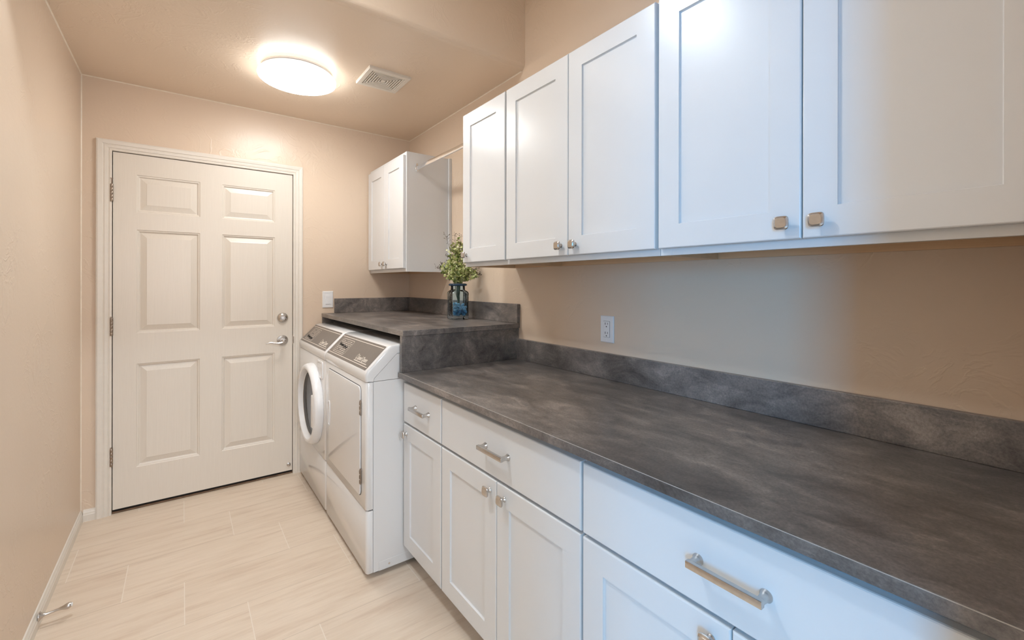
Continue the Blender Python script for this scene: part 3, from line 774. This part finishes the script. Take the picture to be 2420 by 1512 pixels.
# washer porthole
yc, zc = 2.900, .574
pr = [(.239, -.0005), (.241, -.006), (.239, -.026), (.235, -.039), (.228, -.0465), (.218, -.0490), (.209, -.0465), (.203, -.0370), (.198, -.0180)]
ringb = lathe(bmesh.new(), pr, (XF, yc, zc), 'X', 80)
wd = obj('door', ringb, 'plastic', wsh, 40)
obj('door_gasket', lathe(bmesh.new(), [(.1985, -.0178), (.193, -.0195), (.190, -.0150), (.186, -.0165), (.182, -.0110), (.178, -.0130), (.174, -.0090)], (XF, yc, zc), 'X', 64), 'rubber', wd, 30)
obj('trim_ring', lathe(bmesh.new(), [(.1935, -.0197), (.1920, -.0212), (.1905, -.0197)], (XF, yc, zc), 'X', 64), 'chrome', wd, 30)
obj('door_glass', lathe(bmesh.new(), [(.1738, -.0090), (.160, -.0070), (.120, -.0045), (.060, -.0030), (0.001, -.0025)], (XF, yc, zc), 'X', 64, cap1=True), 'darkglass', wd, 50)
b = bmesh.new(); box(b, XF-.0500, XF-.0180, yc-.207, yc-.150, .470, .658, .006, 3); obj('door_handle', b, 'plastic', wd, 40)
b = bmesh.new()
rings = [[(XF-d, y, z) for y, z in rounded(2.675+s, 2.795-s, .752+s, .853-s, .012+.0)] for s, d in ((0, .0004), (.0005, .0050), (.003, .0065), (.012, .0065), (.014, .0020))]
loops(b, rings, False, True); fix(b); lp = obj('latch_pocket', b, 'plastic', wsh, 35)
obj('latch_cover', BOX(XF-.0072, XF-.0022, 2.690, 2.780, .806, .838, .002, 2), 'plastic', lp, 40)

# ================================================================== CLOSET ROD
ry0, ry1, rx, rz = 1.9285, 2.6618, 1.2120, 2.0440
rod = thing('closet_rod', 'chrome hanging rod between the corner cabinet and the upper row', 'clothes rod', (rx, (ry0+ry1)/2, rz))
b = bmesh.new()
oval = [(.0070*math.copysign(abs(math.cos(a))**.9, math.cos(a)), .0140*math.copysign(abs(math.sin(a))**.75, math.sin(a))) for a in [2*PI*k/28 for k in range(28)]]
loops(b, [[(rx+u, y, rz+v) for u, v in oval] for y in (ry0+.003, ry1-.003)]); fix(b)
obj('rail', b, 'chrome', rod, 40)
for y, s in ((ry0, 1), (ry1, -1)):
    b = bmesh.new()
    loops(b, [[(rx+u*k, y+s*d, rz+v*k*.96+dz) for u, v in oval] for k, d, dz in ((1.55, .0003, 0), (1.55, .0022, 0), (1.35, .0034, 0), (1.22, .0100, 0), (1.06, .0105, 0))], True, True)
    box(b, rx-.006, rx+.006, min(y+s*.0003, y+s*.003), max(y+s*.0003, y+s*.003), rz+.019, rz+.031, .001, 1)
    fix(b); obj('flange', b, 'chrome', rod, 40)

# ================================================================== DOOR STOP on the baseboard
ds = thing('door_stop', 'nickel teardrop door stop on the left baseboard', 'door stop', (XL+.012, 2.405, .046))
sy, szz = 2.4050, .0430; x0 = XL+.0123
b = lathe(bmesh.new(), [(0, 0), (.0165, 0), (.0165, .002), (.0120, .006), (.0070, .012), (.0050, .020), (.0042, .036), (.0046, .052), (.0068, .064), (.0098, .072), (.0112, .078), (.0108, .083), (.0080, .0885), (0, .0905)], (x0, sy, szz), 'X', 28)
for v in b.verts:          # droop it slightly upwards away from the wall
    v.co.z += max(0, (v.co.x-x0))*.10
obj('stop_body', b, 'nickel', ds, 50)
tipb = lathe(bmesh.new(), [(.0075, .0886), (.0060, .0915), (0, .0925)], (x0, sy, szz+.009), 'X', 20)
obj('rubber_tip', tipb, 'plastic', ds, 50)

# ================================================================== VASE, PEBBLES, PLANT
VX, VY, VZ = 1.3230, 2.3250, 1.0887
rot = Matrix.Rotation(math.radians(-10.7), 4, 'Z')
VS = 1.09                       # overall size of the vase
def P(x, y, z): q = rot @ Vector((x, y, 0))*VS; return (VX+q.x, VY+q.y, VZ+z*VS)
vase = thing('vase', 'square blue glass bottle vase on the raised counter', 'vase', (VX, VY, VZ))
def sring(h, p, z, n=48): return [P(u, v, z) for u, v in superell(h, p, n)]
def cring(r, z, n=48): return [P(r*math.cos(2*PI*k/n), r*math.sin(2*PI*k/n), z) for k in range(n)]
outer = [(.040, 9, 0), (.0465, 10, .002), (.0485, 11, .008), (.0475, 11, .035), (.0468, 10, .080), (.0480, 10, .120), (.0487, 10, .142), (.0470, 8, .150), (.0420, 4.5, .156)]
inner = [(.0380, 4.5, .153), (.0425, 8, .146), (.0440, 10, .138), (.0430, 10, .08), (.0435, 11, .03), (.041, 10, .018), (.030, 6, .014)]
b = bmesh.new()
rings = [sring(h, p, z) for h, p, z in outer] + [cring(.0395, .160), cring(.0385, .178), cring(.0400, .1815), cring(.0475, .184), cring(.0500, .1885), cring(.0480, .194), cring(.0400, .1960), cring(.0355, .1935), cring(.0350, .165)] + [sring(h, p, z) for h, p, z in inner]
loops(b, rings, True, True); fix(b)
obj('glass_body', b, 'vaseglass', vase, 35)
b = bmesh.new()
lathe(b, [(.0476, 0), (.0502, .0025), (.0512, .0050), (.0502, .0078), (.0476, .0100), (.0440, .0078), (.0430, .0050), (.0445, .0022), (.0476, 0)], (0, 0, .1835), n=48)
for v in b.verts: v.co = Vector((VX+v.co.x*VS, VY+v.co.y*VS, VZ+v.co.z*VS))
obj('rim', b, simple('dark_blue_rim_glass', (.018, .05, .10), .08), vase, 50)
ico = bmesh.new(); bmesh.ops.create_icosphere(ico, subdivisions=2, radius=1)
pm = []
for mname in ('pebble', 'pebble_pale'):
    t = ico.copy(); me = bpy.data.meshes.new('glass_pebble'); t.to_mesh(me); t.free(); me.materials.append(M[mname]); me.shade_smooth(); pm.append(me)
ico.free()
rp = random.Random(11); cnt = 0
for layer in range(5):
    zc_ = .0265 + layer*.0120
    for i in range(3):
        for k in range(3):
            if layer == 4 and (i+k) % 2 == 0: continue
            jx, jy = (-.026+i*.026)+rp.uniform(-.004, .004), (-.026+k*.026)+rp.uniform(-.004, .004)
            if layer % 2: jx += .004; jy -= .003
            o = bpy.data.objects.new('glass_pebble', pm[1 if (layer >= 3 or (layer == 2 and rp.random() < .5)) else 0]); C.objects.link(o)
            o.location = P(jx, jy, zc_+rp.uniform(-.0035, .0035)+(.006 if (i+k+layer) % 2 else 0)); q_ = rp.uniform(.85, 1.1); o.scale = (.0132*q_, .0122*q_, .0090*q_)
            o.rotation_euler = (rp.uniform(-.9, .9), rp.uniform(-.9, .9), rp.uniform(0, 6))
            tag(o, 'rounded blue glass pebble heaped in the bottom of the vase', 'pebble', 'blue glass pebbles in the vase')

plant = thing('artificial_plant', 'bushy sprig of small pale green leaves standing in the blue vase', 'plant', (VX, VY, VZ+.08))
b = bmesh.new()
tube(b, [P(.004, .002, .075), P(.006, .0, .11), P(.004, .004, .15), P(.002, .002, .20), P(0, 0, .26), P(-.006, .004, .33)], [.0045, .0055, .0075, .0095, .007, .003], 10)
for k in range(5): tube(b, [P(.002, .002, .085+k*.006), P(.010*math.cos(k*1.3), .010*math.sin(k*1.3), .14), P(.014*math.cos(k*1.3), .014*math.sin(k*1.3), .20)], .0022, 6)
obj('stem', b, 'stem', plant, 60)
# branches: image-right of the vase is about (+.87,-.50), away from the camera (+.50,+.87)
RV, AV = Vector((.869, -.495, 0)), Vector((.495, .869, 0))
base = Vector(P(0, 0, .192))
fol, twg, bud = bmesh.new(), bmesh.new(), bmesh.new()
rl_ = random.Random(5)
def leaf(c, d, s):
    d = d.normalized(); a = Vector((rl_.uniform(-1, 1), rl_.uniform(-1, 1), rl_.uniform(-1, 1)))
    u = d.cross(a)
    if u.length < 1e-3: return
    u.normalize(); n = u.cross(d)
    prof = [(0, 0), (.35, .42), (.7, .46), (1.0, .22), (1.12, 0)]
    mid = [fol.verts.new(c + d*s*p + n*s*.10*math.sin(p*2.6)) for p, w in prof]
    lf = [fol.verts.new(c + d*s*p + u*s*w + n*s*(.10*math.sin(p*2.6)+.13*w)) for p, w in prof[1:4]]
    rt = [fol.verts.new(c + d*s*p - u*s*w + n*s*(.10*math.sin(p*2.6)+.13*w)) for p, w in prof[1:4]]
    for side, flip in ((lf, False), (rt, True)):
        seqs = [(mid[0], side[0], mid[1]), (mid[1], side[0], side[1], mid[2]), (mid[2], side[1], side[2], mid[3]), (mid[3], side[2], mid[4])]
        for q in seqs: fol.faces.new(q[::-1] if flip else q)
def branch(right, away, top, nl, bare=0.0, spread=.014, lsz=(.013, .021)):
    end = base + RV*right*1.12 + AV*away + Vector((0, 0, top))
    c1 = base + (end-base)*.45 + Vector((0, 0, max(.02, top*.18)))
    pts = []
    for k in range(9):
        s = k/8; pts.append((1-s)**2*base + 2*s*(1-s)*c1 + s*s*end)
    tube(twg, pts, [.0016-.0011*k/8 for k in range(9)], 5)
    for k in range(nl):
        s = .12 + .88*(1-bare)*rl_.random(); i = min(int(s*8), 7); f = s*8-i
        p = pts[i].lerp(pts[i+1], f) + Vector((rl_.uniform(-1, 1), rl_.uniform(-1, 1), rl_.uniform(-1, 1)))*spread*(.4+s)
        d = (pts[i+1]-pts[i]).normalized()*.5 + Vector((rl_.uniform(-1, 1), rl_.uniform(-1, 1), rl_.uniform(-.6, 1)))
        leaf(p, d, rl_.uniform(*lsz))
    if bare:
        for k in range(16):
            s = 1-bare*rl_.random()*1.05; i = min(int(max(s, 0)*8), 7); p = pts[i].lerp(pts[i+1], s*8-i)
            q = p + Vector((rl_.uniform(-1, 1), rl_.uniform(-1, 1), rl_.uniform(-.4, 1)))*.017
            tube(twg, [p, q], .0005, 4); t = bmesh.new(); bmesh.ops.create_icosphere(t, subdivisions=1, radius=rl_.uniform(.0018, .0028)); bmesh.ops.translate(t, verts=t.verts, vec=q); merge(bud, t)
branch(-.020, .00, .235, 110, 0, .020); branch(.010, .02, .250, 110, 0, .020); branch(.035, -.01, .200, 90, 0, .02)
branch(-.070, .00, .300, 34, .42); branch(-.020, .01, .315, 30, .40); branch(.020, .0, .300, 30, .38)
branch(-.060, -.01, .170, 60, .25, .016); branch(-.120, .0, .105, 46, .32); branch(-.090, .02, .120, 60, .15)
branch(-.055, -.03, .060, 70, 0, .02); branch(.055, .02, .075, 90, 0, .02); branch(.100, .00, .095, 70, .12, .018); branch(.120, .01, .060, 50, .15, .016)
branch(.030, -.04, .085, 90, 0, .022); branch(-.010, -.04, .110, 100, 0, .022); branch(.065, -.03, .055, 70, 0, .018); branch(-.035, .02, .055, 70, 0, .018)
branch(.000, .04, .090, 70, 0, .02); branch(.07, .03, .13, 60, 0, .02); branch(-.045, .0, .13, 80, 0, .02)
o = obj('foliage', fol, 'leaf', plant, 60); o['kind'] = 'stuff'
for nm, bb, mm in (('twigs', twg, 'twig'), ('seed_buds', bud, 'berry')):
    o = obj(nm, bb, mm, plant, 60); o['kind'] = 'stuff'

# ================================================================== LIGHT
def area(name, loc, rot, sx, sy, power, col, spread=PI):
    l = bpy.data.lights.new(name, 'AREA'); l.shape = 'RECTANGLE'; l.size = sx; l.size_y = sy; l.energy = power; l.color = col; l.spread = spread
    o = bpy.data.objects.new(name, l); C.objects.link(o); o.location = loc; o.rotation_euler = rot; return o
# daylight coming in through the hall window
area('window_daylight', (HX0-.012, (WY0+WY1)/2, (WZ0+WZ1)/2), (0, math.radians(-90), 0), WZ1-WZ0-.1, WY1-WY0-.1, emit(K_DAY)[1], emit(K_DAY)[0])
area('rear_window_fill', (.1, HY0+.012, 1.5), (math.radians(90), 0, 0), 1.5, 1.2, emit(K_BACK)[1], emit(K_BACK)[0])  # warm fill light added at the rear window
w = bpy.data.worlds.new('outdoors'); bpy.context.scene.world = w; w.use_nodes = True
bg = w.node_tree.nodes['Background']; bg.inputs[0].default_value = (.55, .75, 1.0, 1); bg.inputs[1].default_value = 0.05

# ================================================================== CAMERA
cam = bpy.data.cameras.new('camera'); co = bpy.data.objects.new('camera', cam); C.objects.link(co)
FPX, YAW, CY, ROLL, CH = 1048.7289, 36.5947, 670.2124, .0965, 1.3012
cam.sensor_fit = 'HORIZONTAL'; cam.sensor_width = 36; cam.lens = FPX/2420*36
cam.shift_y = -(756-CY)/2420; cam.clip_start = .02
co.location = (0, 0, CH)
co.rotation_mode = 'QUATERNION'
th = math.radians(YAW); r_ = math.radians(ROLL)
Fv = Vector((math.sin(th), math.cos(th), 0)); Rv = Vector((math.cos(th), -math.sin(th), 0)); Uv = Vector((0, 0, 1))
R2 = Rv*math.cos(r_)+Uv*math.sin(r_); U2 = Uv*math.cos(r_)-Rv*math.sin(r_)
co.rotation_quaternion = Matrix((R2, U2, -Fv)).transposed().to_quaternion()
bpy.context.scene.camera = co
vs = bpy.context.scene.view_settings
bpy.context.scene.display_settings.display_device = 'sRGB'
vs.view_transform = 'Standard'; vs.look = 'None'; vs.exposure = 0.19; vs.gamma = 1.0; vs.use_curve_mapping = False
